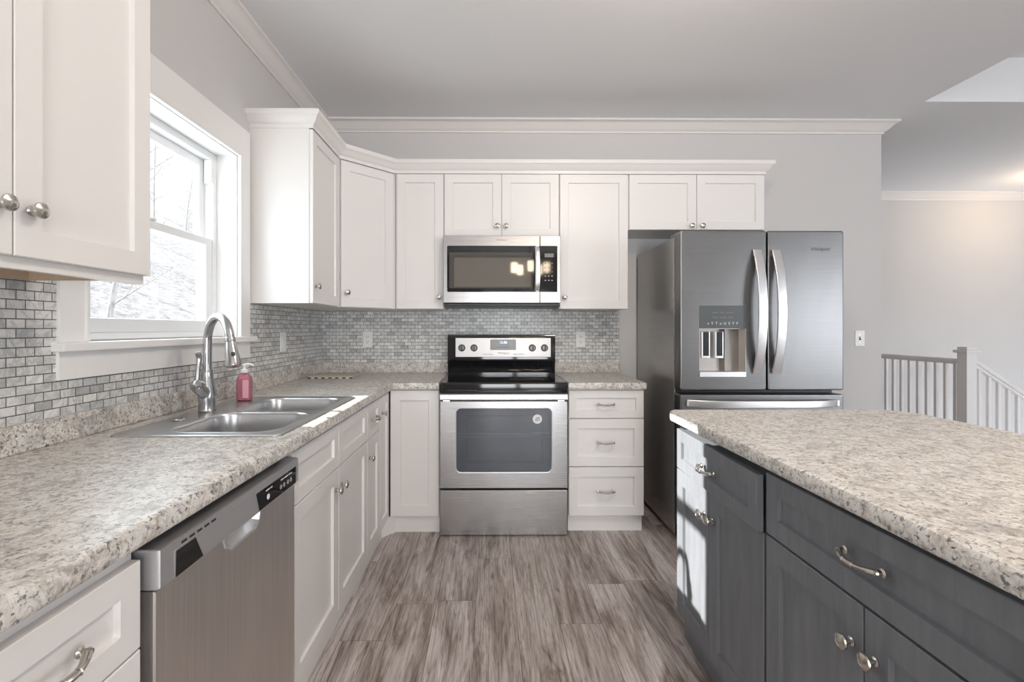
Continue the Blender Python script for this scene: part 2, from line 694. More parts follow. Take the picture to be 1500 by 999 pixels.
b = MB()
T = LW - 0.17
b.box(T, LW, BACK, W0, 0, CZ + .1)
b.box(T, LW, W1, 5.5, 0, CZ + .1)
b.box(T, LW, W0, W1, 0, WZ0)
b.box(T, LW, W0, W1, WZ1, CZ + .1)
struct(b.build('wall_left', 'wall'))
b = MB()
b.box(LW, 2.922, BW, BW + .12, 0, CZ + .05)
struct(b.build('wall_back', 'wall'))
b = MB()
b.box(LW, 8.6, 5.27, 5.42, -2.5, CZ + .05)
struct(b.build('wall_far', 'wall'))
b = MB()
b.box(8.5, 8.65, BACK, 5.42, -2.5, 3.2)
struct(b.build('wall_right', 'wall'))
b = MB()   # wall behind the camera, with a patio door and a wide window opening
y0, y1 = BACK - .12, BACK
b.box(T, -0.25, y0, y1, 0, 3.2)
b.box(-0.25, 1.35, y0, y1, 2.05, 3.2)
b.box(1.35, 5.7, y0, y1, 0, 3.2)
b.box(5.7, 8.1, y0, y1, 0, .6)
b.box(5.7, 8.1, y0, y1, 2.1, 3.2)
b.box(8.1, 8.65, y0, y1, 0, 3.2)
struct(b.build('wall_behind', 'wall'))
b = MB()
b.box(-0.25, -0.17, BACK - .08, BACK + .02, 0, 2.05)
b.box(1.27, 1.35, BACK - .08, BACK + .02, 0, 2.05)
b.box(0.50, 0.60, BACK - .08, BACK + .02, 0, 2.05)
b.box(-0.25, 1.35, BACK - .08, BACK + .02, 1.97, 2.05)
b.box(-0.25, 1.35, BACK - .08, BACK + .02, 0, .10)
struct(b.build('door_1', 'trim'))
b = MB()
for x in (5.7, 6.46, 7.26, 8.02):
    b.box(x, x + .08, BACK - .08, BACK + .02, .6, 2.1)
b.box(5.7, 8.1, BACK - .08, BACK + .02, .6, .68)
b.box(5.7, 8.1, BACK - .08, BACK + .02, 2.02, 2.1)
struct(b.build('window_2', 'trim'))

b = MB()   # ceiling, with the raised part over the living room
TX, TY, TZ = 2.93, 3.14, 3.07
b.box(T, TX, y0, TY, CZ, CZ + .1)
b.box(T, 8.65, TY, 5.42, CZ, CZ + .1)
b.box(TX, 8.65, y0, TY, TZ, TZ + .1)
b.box(TX - .1, TX, y0, TY, CZ + .1, TZ + .1)
b.box(TX - .1, 8.65, TY, TY + .1, CZ + .1, TZ + .1)
struct(b.build('ceiling', 'ceil'))

# stair well beyond the rear wall: steps down towards +x
b = MB()
for i in range(9):
    x = 4.3 + .26 * i
    b.box(x, x + .29, 3.15, 4.12, -.18 * (i + 1) - .25, -.18 * (i + 1))
struct(b.build('floor_stair', 'floor'))

crown = [(0, CZ - .082), (0.010, CZ - .082), (0.012, CZ - .070), (0.020, CZ - .064), (0.030, CZ - .056), (0.052, CZ - .030),
         (0.066, CZ - .020), (0.076, CZ - .016), (0.080, CZ - .012), (0.080, CZ), (0, CZ)]
struct(MB().sweep([(LW, BACK), (LW, BW), (2.922, BW), (2.922, BW + .12)], crown).build('trim_1', 'crown'))
struct(MB().sweep([(LW, 5.27), (8.5, 5.27)], crown).build('trim_2', 'crown'))
base = [(0, 0), (0.014, 0), (0.014, .10), (0.008, .12), (0, .12)]
struct(MB().sweep([(2.02, BW), (2.922, BW), (2.922, BW + .12)], base).build('baseboard_back', 'trim'))
struct(MB().sweep([(LW, 5.27), (4.2, 5.27)], base).build('baseboard_far', 'trim'))

# marble mosaic
TZ0, TZ1 = .985, 1.371
b = MB()
b.box(LW, LW + .009, .43, 1.352, TZ0, TZ1 + .012)
b.box(LW, LW + .009, 1.352, 2.41, TZ0, 1.088)
b.box(LW, LW + .009, 2.41, BW - .001, TZ0, TZ1)
struct(b.build('trim_3', 'tile_left'))
b = MB()
b.box(LW + .009, .957, BW - .009, BW, TZ0, TZ1)
b.box(-.31, .465, BW - .009, BW, TZ1, 1.41)
struct(b.build('trim_4', 'tile_back'))

# ------------------------------------------------------------------ the window
win = thing('window_1', None, None, (LW, (W0 + W1) / 2, WZ0), kind='structure')
OX, OY, OZ = LW, (W0 + W1) / 2, WZ0


def wbox(b, x0, x1, y0, y1, z0, z1, bev=0.0):
    b.box(x0 - OX, x1 - OX, y0 - OY, y1 - OY, z0 - OZ, z1 - OZ, bev)


b = MB()   # casing
wbox(b, LW, LW + .019, W0 - .088, W0 + .002, WZ0 - .01, WZ1 + .14, .002)
wbox(b, LW, LW + .019, W1 - .002, W1 + .088, WZ0 - .01, WZ1 + .14, .002)
wbox(b, LW, LW + .019, W0 + .002, W1 - .002, WZ1 - .002, WZ1 + .14, .002)
wbox(b, LW + .004, LW + .024, W1 - .010, W1 + .004, WZ0, WZ1 + .004, .003)
wbox(b, LW + .004, LW + .024, W0 - .004, W0 + .010, WZ0, WZ1 + .004, .003)
wbox(b, LW + .004, LW + .024, W0, W1, WZ1 - .010, WZ1 + .004, .003)
b.build('window_casing', 'trim', win)
b = MB()
wbox(b, LW - .11, LW + .045, W0 - .105, W1 + .115, WZ0 - .028, WZ0, .006)
b.build('window_stool', 'trim', win)
b = MB()
wbox(b, LW, LW + .018, W0 - .09, W1 + .09, 1.09, WZ0 - .028, .002)
b.build('window_apron', 'trim', win)
b = MB()   # jamb lining
wbox(b, T, LW + .002, W0, W0 + .012, WZ0, WZ1)
wbox(b, T, LW + .002, W1 - .012, W1, WZ0, WZ1)
wbox(b, T, LW + .002, W0, W1, WZ1 - .012, WZ1)
wbox(b, T - .02, T + .11, W0, W1, WZ0 - .02, WZ0 + .004)
b.build('window_jamb', 'trim', win)
b = MB()   # vinyl frame
F0, F1 = T - .01, T + .075
wbox(b, F0, F1, W0 + .012, W0 + .040, WZ0, WZ1 - .012, .003)
wbox(b, F0, F1, W1 - .040, W1 - .012, WZ0, WZ1 - .012, .003)
wbox(b, F0, F1, W0 + .040, W1 - .040, WZ1 - .045, WZ1 - .012, .003)
wbox(b, F0, F1, W0 + .040, W1 - .040, WZ0, WZ0 + .025, .003)
wbox(b, F1 - .035, F1, W1 - .058, W1 - .040, WZ1 - .16, WZ1 - .045, .002)
b.build('window_frame', 'vinyl', win)


def sash(name, x0, x1, z0, z1, st, top, bot):
    b = MB()
    ya, yb = W0 + .040, W1 - .040
    wbox(b, x0, x1, ya, ya + st, z0, z1, .004)
    wbox(b, x0, x1, yb - st, yb, z0, z1, .004)
    wbox(b, x0, x1, ya + st, yb - st, z1 - top, z1, .004)
    wbox(b, x0, x1, ya + st, yb - st, z0, z0 + bot, .004)
    o = b.build(name, 'vinyl', win)
    b = MB()
    xm = (x0 + x1) / 2
    wbox(b, xm - .002, xm + .002, ya + st - .004, yb - st + .004, z0 + bot - .004, z1 - top + .004)
    b.build('glass_pane', 'pane', o)
    return o


ZM = 1.655
sash('upper_sash', T + .002, T + .032, ZM - .018, WZ1 - .045, .042, .040, .036)
lo = sash('lower_sash', T + .036, T + .068, WZ0 + .025, ZM + .018, .046, .036, .052)
b = MB()
wbox(b, T + .050, T + .070, 1.86, 1.91, ZM + .018, ZM + .030, .003)
b.build('sash_lock', 'vinyl', lo)


# ------------------------------------------------------------------ hardware
def knob_mesh():
    b = MB()
    b.lathe([(.009, 0), (.0095, .003), (.0058, .006), (.0052, .014), (.0075, .018), (.0155, .0205), (.0165, .023),
             (.0155, .0262), (.0105, .0285), (.0098, .0278), (.004, .0300), (.0005, .0303)], axis=(0, -1, 0), seg=22)
    return b


def pull_mesh(L=.112):
    """arched bar with a swelling at the middle and round feet"""
    b = MB()
    h = L / 2
    pts, rad = [], []
    N = 18
    for i in range(N + 1):
        t = -1 + 2 * i / N
        x = t * (h - .008)
        y = -.012 - .020 * (1 - t * t)
        z = -.003 * (1 - t * t)
        pts.append((x, y, z))
        rad.append(.0042 + .0020 * abs(t) ** 3 + .0012 * math.exp(-(t * 5) ** 2))
    b.tube(pts, rad, 10, 1.35)
    for s in (-1, 1):
        b.lathe([(.0085, 0), (.009, .003), (.0055, .006), (.0050, .012), (.0072, .0145), (.0055, .019), (.0005, .0205)],
                origin=(s * (h - .008), 0, 0), axis=(0, -1, 0), seg=14)
    for s in (-.012, .012):
        b.lathe([(.0056, -.0015), (.0068, 0), (.0056, .0015)], origin=(s, -.0318, -.003), axis=(1, 0, 0), seg=12)
    return b


KN = knob_mesh()
KNOB_ME = KN.build('knob', 'nickel')
PL = pull_mesh()
PULL_ME = PL.build('pull', 'nickel')


def put_hw(kind, front, x, y, z, lab=None):
    src = KNOB_ME if kind == 'knob' else PULL_ME
    o = bpy.data.objects.new('knob' if kind == 'knob' else 'handle', src.data)
    C.objects.link(o)
    o.parent = front
    o.location = (x, y, z)
    return o


def cabinet(label, w_, z0, z1, depth, loc, rz, fronts, m='white', kind='base_cabinet', cat='cabinet', toe=True, toe_in=.012,
            rail=.057, footprint=None, bottom_recess=0.0, group=None):
    """local frame: x along the width, front of the doors at y=0 facing -y, carcase behind y=.02"""
    root = thing(kind, label, cat, loc, rz, group)
    b = MB()
    if bottom_recess:   # wall cabinet seen from below: floor set up inside the box
        b.box(0, w_, .02, depth, z0 + bottom_recess, z1)
        b.box(0, w_, .02, .04, z0, z0 + bottom_recess)
        b.box(0, .016, .04, depth, z0, z0 + bottom_recess)
        b.box(w_ - .016, w_, .04, depth, z0, z0 + bottom_recess)
    else:
        b.box(0, w_, .02, depth, z0, z1)
    b.build('carcase', m, root)
    if toe:
        MB().box(0.001, w_ - .001, .02 + toe_in, depth, 0, z0).build('toe_kick', m, root)
    for f in fronts:
        k, x0, x1, a, c, hw = f[:6]
        r = f[6] if len(f) > 6 else rail
        o = MB().shaker(x0, x1, a, c, 0, .0195, r).build(k, m, root)
        for h in hw:
            put_hw(h[0], o, h[1], 0, h[2])
    return root


G = .0015
# --- wall cabinets
UZ0, UZ1 = 1.371, 2.286
RZL = pi / 2
# near the camera on the left wall; local x = world y
n0, n1 = .56, 1.277
mid = .912 - n0
c = thing('wall_cabinet', 'white two-door wall cabinet at the left, before the window', 'cabinet', (LW + .331, n0, 0), RZL)
b = MB()
nw_ = n1 - n0
b.box(0, nw_, .02, .33, 1.396, UZ1)
b.box(0, nw_, .02, .04, 1.358, 1.396)
b.build('carcase', 'white', c)
MB().box(.0, .016, .04, .33, 1.369, 1.396).build('end_panel', 'wood', c)
MB().box(nw_ - .016, nw_, .04, .33, 1.369, 1.396).build('end_panel', 'wood', c)
MB().box(.016, nw_ - .016, .312, .33, 1.369, 1.396).build('back_rail', 'wood', c)
for x0, x1, kx in ((G, mid - G, mid - .030), (mid + G, nw_, mid + .032)):
    o = MB().shaker(x0, x1, 1.381, UZ1, 0, .0195, .057).build('door', 'white', c)
    put_hw('knob', o, kx, 0, 1.475)

s0, s1 = 2.44, 2.870
cabinet('white single-door wall cabinet right beside the window, its blank side to the camera', s1 - s0, UZ0, UZ1, .329, (LW + .33, s0, 0), RZL,
        [('door', .004, s1 - s0 - .006, UZ0 + .002, UZ1 - .012, [('knob', .040, 1.462)])], kind='wall_cabinet', toe=False)

# diagonal corner cabinet
root = thing('wall_cabinet', 'white diagonal wall cabinet across the kitchen corner', 'cabinet', (-.92, 2.87, 0), pi / 4)
dw = math.hypot(.28, .28)
b = MB()
q = Matrix.Rotation(-pi / 4, 2)


def loc45(x, y):
    v = q @ Vector((x + .92, y - 2.87))
    return (v.x, v.y)


fp = [loc45(-.934, 2.884), loc45(-.654, 3.164), loc45(-.6405, 3.164), loc45(-.6405, BW - .001), loc45(LW + .001, BW - .001), loc45(LW + .001, 2.8715), loc45(-.934, 2.8715)]
b.prism(fp, [(0, UZ0), (0, UZ1)])
b.build('carcase', 'white', root)
o = MB().shaker(.012, dw - .012, UZ0 + .002, UZ1 - .012, 0, .0195, .057).build('door', 'white', root)
put_hw('knob', o, .046, 0, 1.462)


def upper(label, x0, x1, z0, doors):
    return cabinet(label, x1 - x0, z0, UZ1, BW - 3.151, (x0, 3.15, 0), 0, doors, kind='wall_cabinet', toe=False)


ux = [-.638, -.310, .4655, .931, 1.853]
wd = ux[1] - ux[0]
upper('white narrow single-door wall cabinet left of the microwave', ux[0], ux[1] - .0005, UZ0,
      [('door', .012, wd - .004, UZ0, UZ1 - .010, [('knob', wd - .034, 1.448)])])
wd = ux[2] - ux[1]
upper('white short two-door wall cabinet above the microwave', ux[1], ux[2] - .0005, 1.852,
      [('door', .003, wd / 2 - G, 1.852, UZ1 - .010, [('knob', wd / 2 - .030, 1.926)]),
       ('door', wd / 2 + G, wd - .004, 1.852, UZ1 - .010, [('knob', wd / 2 + .030, 1.926)])])
wd = ux[3] - ux[2]
upper('white single-door wall cabinet between microwave and refrigerator', ux[2], ux[3] - .0005, UZ0,
      [('door', .004, wd - .004, UZ0, UZ1 - .010, [('knob', .034, 1.448)])])
wd = ux[4] - ux[3]
upper('white two-door wall cabinet above the refrigerator', ux[3], ux[4], 1.905,
      [('door', .006, wd / 2 - G, 1.905, UZ1 - .010, [('knob', wd / 2 - .036, 1.930)]),
       ('door', wd / 2 + G, wd - .002, 1.905, UZ1 - .010, [('knob', wd / 2 + .036, 1.930)])])

# crown of the wall cabinets
cp = [(.0, UZ1 - .008), (.004, UZ1 - .008), (.006, UZ1 + .012), (.014, UZ1 + .016), (.026, UZ1 + .030), (.034, UZ1 + .044), (.044, UZ1 + .050), (.047, UZ1 + .056), (.047, UZ1 + .074), (-.02, UZ1 + .074), (-.02, UZ1 + .001), (0, UZ1 + .001)]
tag(MB().sweep([(LW + .001, 2.44), (-.92, 2.44), (-.92, 2.87), (-.64, 3.15), (1.853, 3.15), (1.853, BW - .001)], cp).build('cabinet_crown', 'white'),
    'white crown moulding along the tops of the wall cabinets, from the window to the refrigerator', 'moulding')
tag(MB().sweep([(-.92, .56), (-.92, 1.277), (LW + .001, 1.277)], cp).build('cabinet_crown', 'white'),
    'white crown moulding on top of the wall cabinet before the window', 'moulding')

# --- base cabinets
BZ0, BZ1 = .103, .872
DZ = .682    # drawer/door division
XF = -.61    # plane of the left doors
dep = XF - LW - .001
cabinet('white drawer base cabinet at the very front left, before the dishwasher', .376, BZ0, BZ1, dep, (XF, .452, 0), RZL,
        [('drawer', G, .372, DZ + .002, .836, [('pull', .200, .760)], .045),
         ('drawer', G, .372, .405, DZ - .002, [('pull', .200, .545)], .055),
         ('drawer', G, .372, BZ0, .401, [('pull', .200, .255)], .055)])
k0, k1 = 1.452, 2.335
wd = k1 - k0
hm = wd / 2
cabinet('white sink base cabinet with two doors and two blank drawer fronts, right after the dishwasher', wd, BZ0, .700, dep, (XF, k0, 0), RZL,
        [('drawer_front', G, hm - G, DZ + .002, .855, [], .048), ('drawer_front', hm + G, wd - G, DZ + .002, .855, [], .048),
         ('door', G, hm - G, BZ0, DZ - .002, [('knob', hm - .035, .600)]),
         ('door', hm + G, wd - G, BZ0, DZ - .002, [('knob', hm + .035, .600)])])
sinkbase = [o for o in C.objects if o.name.startswith('base_cabinet')][-1]
MB().box(0, wd, .02, .04, .700, BZ1).build('front_rail', 'white', sinkbase)
m0, m1 = 2.3365, 2.600
wd = m1 - m0
cabinet('white slim base cabinet with one drawer over one door, between sink cabinet and corner', wd, BZ0, BZ1, dep, (XF, m0, 0), RZL,
        [('drawer', G, wd - G, DZ + .002, .855, [('pull', wd / 2, .768)], .045),
         ('door', G, wd - G, BZ0, DZ - .002, [('knob', .036, .585)])])

root = thing('base_cabinet', 'white corner base cabinet with two doors meeting at the inner corner', 'cabinet', (-.62, 2.85, 0))
lx, ly = .62, -2.85


def shift(pts):
    return [(x + lx, y + ly) for x, y in pts]


RL = -.3065
fp = shift([(LW + .001, 2.6015), (-.63, 2.6015), (-.63, 2.86), (RL, 2.86), (RL, BW - .001), (LW + .001, BW - .001)])
MB().prism(fp, [(0, BZ0), (0, BZ1)]).build('carcase', 'white', root)
fp = shift([(LW + .001, 2.6015), (-.642, 2.6015), (-.642, 2.78), (-.575, 2.862), (RL, 2.862), (RL, BW - .002), (LW + .001, BW - .002)])
MB().prism(fp, [(0, 0), (0, BZ0)]).build('toe_kick', 'white', root)
o = MB().shaker(0, .225, BZ0, .855, 0, .0195, .05).build('door', 'white', root)
o.rotation_euler = (0, 0, RZL)
o.location = (XF + lx, 2.6035 + ly, 0)
put_hw('knob', o, .050, 0, .760)
o = MB().shaker(.006, -.310 - XF, BZ0, .866, 0, .0195, .062).build('door', 'white', root)
o.location = (XF + lx, 2.840 + ly, 0)
o = MB().box(XF - .015 + lx, XF + .003 + lx, 2.842 + ly, 2.8595 + ly, BZ0, .866).build('corner_gap_shade', 'gap_shade', root)  # dark strip painting the shade between the two corner doors, no real part

r0, r1 = .475, .931
wd = r1 - r0
cabinet('white three-drawer base cabinet between range and refrigerator', wd, BZ0, BZ1, BW - 2.841, (r0, 2.84, 0), 0,
        [('drawer', .002, wd + .002, .695, .864, [('pull', wd / 2, .779)], .046),
         ('drawer', .002, wd + .002, .402, .690, [('pull', wd / 2, .548)], .057),
         ('drawer', .002, wd + .002, BZ0, .397, [('pull', wd / 2, .252)], .057)])

# ------------------------------------------------------------------ worktops
CT0, CT1 = .873, .914
edge = [(.004, CT0), (.001, CT0 + .004), (0, CT0 + .012), (0, CT1 - .013), (.004, CT1 - .004), (.013, CT1)]
sx0, sx1, sy0, sy1 = -1.150, -.632, 1.412, 2.218       # sink outline
ct = thing('worktop', 'speckled beige and grey laminate worktop around the sink, along the left wall and corner', 'worktop', (LW, BW, CT0))


def cx(pts):
    return [(x - LW, y - BW) for x, y in pts]


def prof(p):
    return [(d, z - CT0) for d, z in p]


outer = cx(round_poly([(LW + .001, .43), (-.583, .43), (-.583, 2.815), (-.3065, 2.815), (-.3065, BW - .001), (LW + .001, BW - .001)], [0, 0, .012, 0, 0, 0], 4))
hole = cx(rect(sx0 + .014, sx1 - .014, sy0 + .014, sy1 - .014, .02, 4))
MB().prism(outer, prof(edge), holes=[hole]).build('top', 'granite', ct)
b = MB()
b.box(.0095, .028, .43 - BW, -.0285, CT1 - CT0, TZ0 - CT0 + .004, .004)
b.box(.0095, -.3065 - LW, -.028, -.0095, CT1 - CT0, TZ0 - CT0 + .004, .004)
b.build('upstand', 'granite', ct)
ct = thing('worktop', 'small speckled laminate worktop on the three drawers, right of the range', 'worktop', (.4705, BW, CT0))
outer = [(x - .4705, y - BW) for x, y in round_poly([(.4705, 2.815), (.950, 2.815), (.950, BW - .001), (.4705, BW - .001)], [0, .02, 0, 0], 5)]
MB().prism(outer, prof(edge)).build('top', 'granite', ct)
MB().box(0, .486, -.028, -.0095, CT1 - CT0, TZ0 - CT0 + .004, .004).build('upstand', 'granite', ct)

# ------------------------------------------------------------------ sink
sk = thing('kitchen_sink', 'double-bowl stainless steel sink set in the worktop below the window', 'sink', (sx0, sy0, CT1))
SW, SL = sx1 - sx0, sy1 - sy0
b = MB()
bowls = [(.130, SW - .038, .045, SL / 2 - .016), (.130, SW - .038, SL / 2 + .016, SL - .045)]
hl = [rect(x0, x1, a, c_, .075, 8) for x0, x1, a, c_ in bowls]
b.prism(rect(0, SW, 0, SL, .025, 5), [(0, .0005), (.001, .004), (.008, .006), (.014, .0045)], holes=hl, bottom=False)
b.build('rim', 'sink', sk)
for x0, x1, a, c_ in bowls:
    b = MB()
    lp = rect(x0, x1, a, c_, .075, 8)
    loops = []
    for d, z in [(-.004, .0046), (0, .0058), (.004, .004), (.008, -.004), (.012, -.05), (.018, -.13), (.026, -.150), (.045, -.162), (.075, -.166)]:
        loops.append([(p[0], p[1], z) for p in inset(lp, d)])
    b.rings(loops, cap0=False)
    o = b.build('bowl', 'sink', sk, angle=60)
    MB().lathe([(.045, .0), (.045, .002), (.038, .003), (.030, -.0005), (.001, -.0005)],
               origin=((x0 + x1) / 2, (a + c_) / 2, -.1655), seg=24).build('drain', 'chrome', o)
# deck cap and deck recess line
MB().lathe([(.021, 0), (.022, .003), (.018, .006), (.001, .0065)], origin=(.062, .235, .0055), seg=22).build('hole_cover', 'chrome', sk)

# ------------------------------------------------------------------ faucet
fx, fy, fz = -1.098, 1.83, CT1 + .0055
fc = thing('faucet', 'brushed nickel pull-down kitchen faucet with a high arch, standing on the sink', 'faucet', (fx, fy, fz))
MB().lathe([(.031, 0), (.0325, .004), (.031, .010), (.0315, .030), (.0335, .050), (.0325, .072), (.0270, .102), (.0215, .130),
            (.0195, .150), (.0205, .153), (.0205, .160), (.017, .161)], seg=28).build('body', 'chrome', fc)
dx, dy = .80, -.60
pth = [(0, 0, .155), (0, 0, .20), (0, 0, .245)]
RA = .094
for i in range(1, 17):
    a = pi - pi * i / 16 * 0.94
    pth.append((dx * (RA + RA * cos(a)), dy * (RA + RA * cos(a)), .265 + RA * 1.06 * sin(a)))
MB().tube(pth, .0155, 18).build('spout', 'chrome', fc)
e = Vector(pth[-1])
t = (e - Vector(pth[-2])).normalized()
sh = MB().lathe([(.0162, -.004), (.0175, 0), (.0175, .012), (.0162, .014), (.0185, .030), (.0245, .075), (.0262, .098), (.0258, .104), (.022, .106), (.001, .105)],
                origin=e, axis=t, seg=26).build('spray_head', 'chrome', fc)
side = Vector((0.60, -0.80, 0))
bc = e + t * .066 + side * .0205
q = Vector((0, 0, 1)).rotation_difference(t)
b = MB().box(-.007, .007, -.004, .004, -.016, .016, .003)
o = b.build('spray_button', 'blackp', sh)
o.location = bc
o.rotation_euler = (Matrix((side.cross(t).normalized(), side, t.normalized())).transposed()).to_euler()
b = MB()
b.tube([(0, -.005, .060), (0, -.030, .078), (0, -.055, .096), (0, -.066, .104)], [.024, .023, .022, .017], 18)
b.lathe([(.001, -.024), (.014, -.020), (.022, -.010), (.0245, 0), (.022, .012), (.012, .020), (.001, .023)], origin=(0, -.064, .106), axis=(0, -.3, 1), seg=20)
b.build('valve', 'chrome', fc)
b = MB()
b.tube([(0, -.064, .122), (0, -.062, .145), (0, -.058, .175), (0, -.052, .200), (0, -.052, .215), (0, -.060, .226), (0, -.070, .230)],
       [.010, .0085, .0085, .0095, .0105, .010, .004], 14)
b.build('lever', 'chrome', fc)

# ------------------------------------------------------------------ soap bottle
sp = thing('soap_bottle', 'pink hand soap bottle with a white pump, behind the sink at the faucet', 'bottle', (-1.098, 2.105, CT1 + .006), R(12))
b = MB()
lp = rect(-.031, .031, -.026, .026, .019, 5)
b.prism(lp, [(.004, 0), (.001, .003), (0, .008), (0, .092), (.003, .102), (.010, .112), (.016, .116), (.0165, .122)])
b.build('bottle_body', 'pink', sp)
MB().prism(rect(-.001, .024, .012, .092, .003), [(0, -.0268), (0, -.0262)], mp=XZ).build('paper_label', 'pinklabel', sp)
b = MB()
b.lathe([(.0155, .122), (.0165, .123), (.0165, .136), (.013, .139), (.006, .140), (.006, .152), (.009, .153), (.0095, .160), (.001, .163)], seg=20)
b.tube([(0, 0, .157), (.018, -.004, .160), (.036, -.008, .157), (.040, -.009, .151)], [.006, .0055, .0045, .004], 10)
b.build('pump', 'pump', sp)

# ------------------------------------------------------------------ folded towel in the corner
b = MB()
b.box(-.145, .145, -.085, .085, 0, .010, .003)
b.box(-.143, .142, -.083, .084, .0095, .019, .004)
tw = tag(b.build('folded_towel', 'cotton', loc=(-1.035, 3.125, CT1 + .0005)), 'folded beige towel with a dark and white dashed edge lying in the worktop corner', 'towel')
MB().box(-.143, .143, -.0865, -.0845, .001, .0085).build('checked_hem', 'towel', tw)


# ------------------------------------------------------------------ outlets and switches
def outlet(label, loc, rz, kind='outlet'):
    o = thing('wall_outlet' if kind != 'switch' else 'light_switch', label, 'outlet' if kind != 'switch' else 'switch', loc, rz)
    MB().prism(rect(-.036, .036, -.059, .059, .003, 3), [(0, 0), (.0005, -.004), (.003, -.006)], mp=XZ).build('cover_plate', 'plate', o)
    if kind == 'outlet':
        for s in (-.0195, .0195):
            f = MB().prism(round_poly([(-.0165, s - .0125), (.0165, s - .0125), (.0165, s + .0125), (-.0165, s + .0125)], .006, 4), [(0, -.0055), (0, -.0075)], mp=XZ).build('socket', 'plate', o)
            b = MB()
            b.box(-.008, -.0055, -.0081, -.0070, s - .001, s + .008)
            b.box(.0055, .008, -.0081, -.0070, s - .001, s + .008)
            b.lathe([(.0025, .0070), (.0025, .0081)], origin=(0, 0, s - .0065), axis=(0, -1, 0), seg=10)
            b.build('slot', 'slot', f)
    elif kind == 'rocker':
        MB().prism(rect(-.0165, .0165, -.033, .033, .002), [(0, -.0055), (.001, -.0085)], mp=XZ).build('rocker', 'plate', o)
    else:
        f = MB().box(-.006, .006, -.008, -.0055, -.012, .012).build('toggle_frame', 'slot', o)
        b = MB().box(-.0045, .0045, -.018, -.006, 0.000, .011, .002)
        b.build('toggle', 'plate', f)
        for s in (-.030, .030):
            MB().lathe([(.003, .0055), (.003, .0068), (.001, .007)], origin=(0, 0, s), axis=(0, -1, 0), seg=10).build('screw', 'nickel', o)
    return o


outlet('white double outlet on the rear tiles in the corner, left of the range', (-.905, BW - .0095, 1.158), 0)
outlet('white double outlet on the rear tiles to the right of the range', (.670, BW - .0095, 1.158), 0)
outlet('white rocker plate on the left tiles between window and corner', (LW + .0095, 2.815, 1.158), RZL, 'rocker')
outlet('white toggle light switch on the grey wall right of the refrigerator', (2.757, BW - .0005, 1.165), 0, 'switch')

# ------------------------------------------------------------------ dishwasher (local x = world y, faces +x)
d0, d1 = .838, 1.443
dwd = d1 - d0
dwr = thing('dishwasher', 'stainless steel dishwasher under the left worktop', 'dishwasher', (-.598, d0, 0), RZL)
MB().box(.004, dwd - .004, .045, .62, .10, .8455).build('tub', 'blackp', dwr)
MB().box(.006, dwd - .006, .075, .60, .0, .10).build('toe_panel', 'blackp', dwr)
hx, hw_, hz = dwd * .50, .085, .772
b = MB()   # door panel with the pocket of the handle
outer = [(.003, .105), (dwd - .003, .105), (dwd - .003, .770), (.003, .770)]
pocket = [(hx - hw_, .7695), (hx - hw_ + .010, .745), (hx - hw_ + .030, .733), (hx + hw_ - .030, .733), (hx + hw_ - .010, .745), (hx + hw_, .7695)]
outer = [(.003, .105), (dwd - .003, .105), (dwd - .003, .770)] + [(hx + hw_, .770)] + pocket[::-1][1:-1] + [(hx - hw_, .770), (.003, .770)]
b.prism(outer, [(0, .044), (0, .003), (.003, 0)], mp=XZ)
o = b.build('door_panel', 'steel_v', dwr)
b = MB()
loops = []
cup = [(hx - hw_ - .004, .772), (hx - hw_ + .007, .744), (hx - hw_ + .028, .730), (hx + hw_ - .028, .730), (hx + hw_ - .007, .744), (hx + hw_ + .004, .772)]
for d, y in [(-.002, .002), (0, -.003), (.006, -.002), (.010, .010), (.016, .028)]:
    lp = inset(cup, d)
    loops.append([(p[0], y, p[1]) for p in lp])
b.rings(loops, cap0=False)
b.build('pocket_handle', 'bright', o)
b = MB()
b.prism(rect(0, dwd, .772, .846, .004, 3), [(0, .060), (0, -.004), (.003, -.010)], mp=XZ)
cpn = b.build('control_panel', 'steel_panel', dwr)
b = MB()
b.prism(rect(.040, dwd - .022, .7745, .826, .004, 3), [(0, -.0095), (0, -.0112)], mp=XZ)
b.build('gloss_strip', 'steel_panel', cpn)
MB().prism([(.042, .776), (.125, .776), (.100, .824), (.044, .824)], [(0, -.011), (0, -.0122)], mp=XZ).build('dark_window', 'black', cpn)
MB().prism([(dwd - .245, .776), (dwd - .024, .776), (dwd - .024, .824), (dwd - .262, .824)], [(0, -.011), (0, -.0122)], mp=XZ).build('key_pad', 'black', cpn)
for i, x in enumerate((.200, .125, .105, .080, .060)):
    b = MB()
    r = .0075 if i == 0 else .0065
    b.lathe([(r, .0121), (r, .0130), (r - .0015, .0134), (.0005, .0134)], origin=(dwd - x, 0, .796), axis=(0, -1, 0), seg=14)
    b.build('key', 'steel_panel' if i else 'plate', cpn)
marks('key_lettering', (.018, .026, .020), .0035, 'icon', cpn, dwd - .090, -.0122, .815)
marks('key_lettering', (.020, .012), .0035, 'icon', cpn, dwd - .195, -.0122, .815)
b = MB()
for i in range(5):
    b.box(.060 + .024 * i, .076 + .024 * i, -.0105, -.0095, .8295, .8345)
b.build('vent_slots', 'slot', cpn)


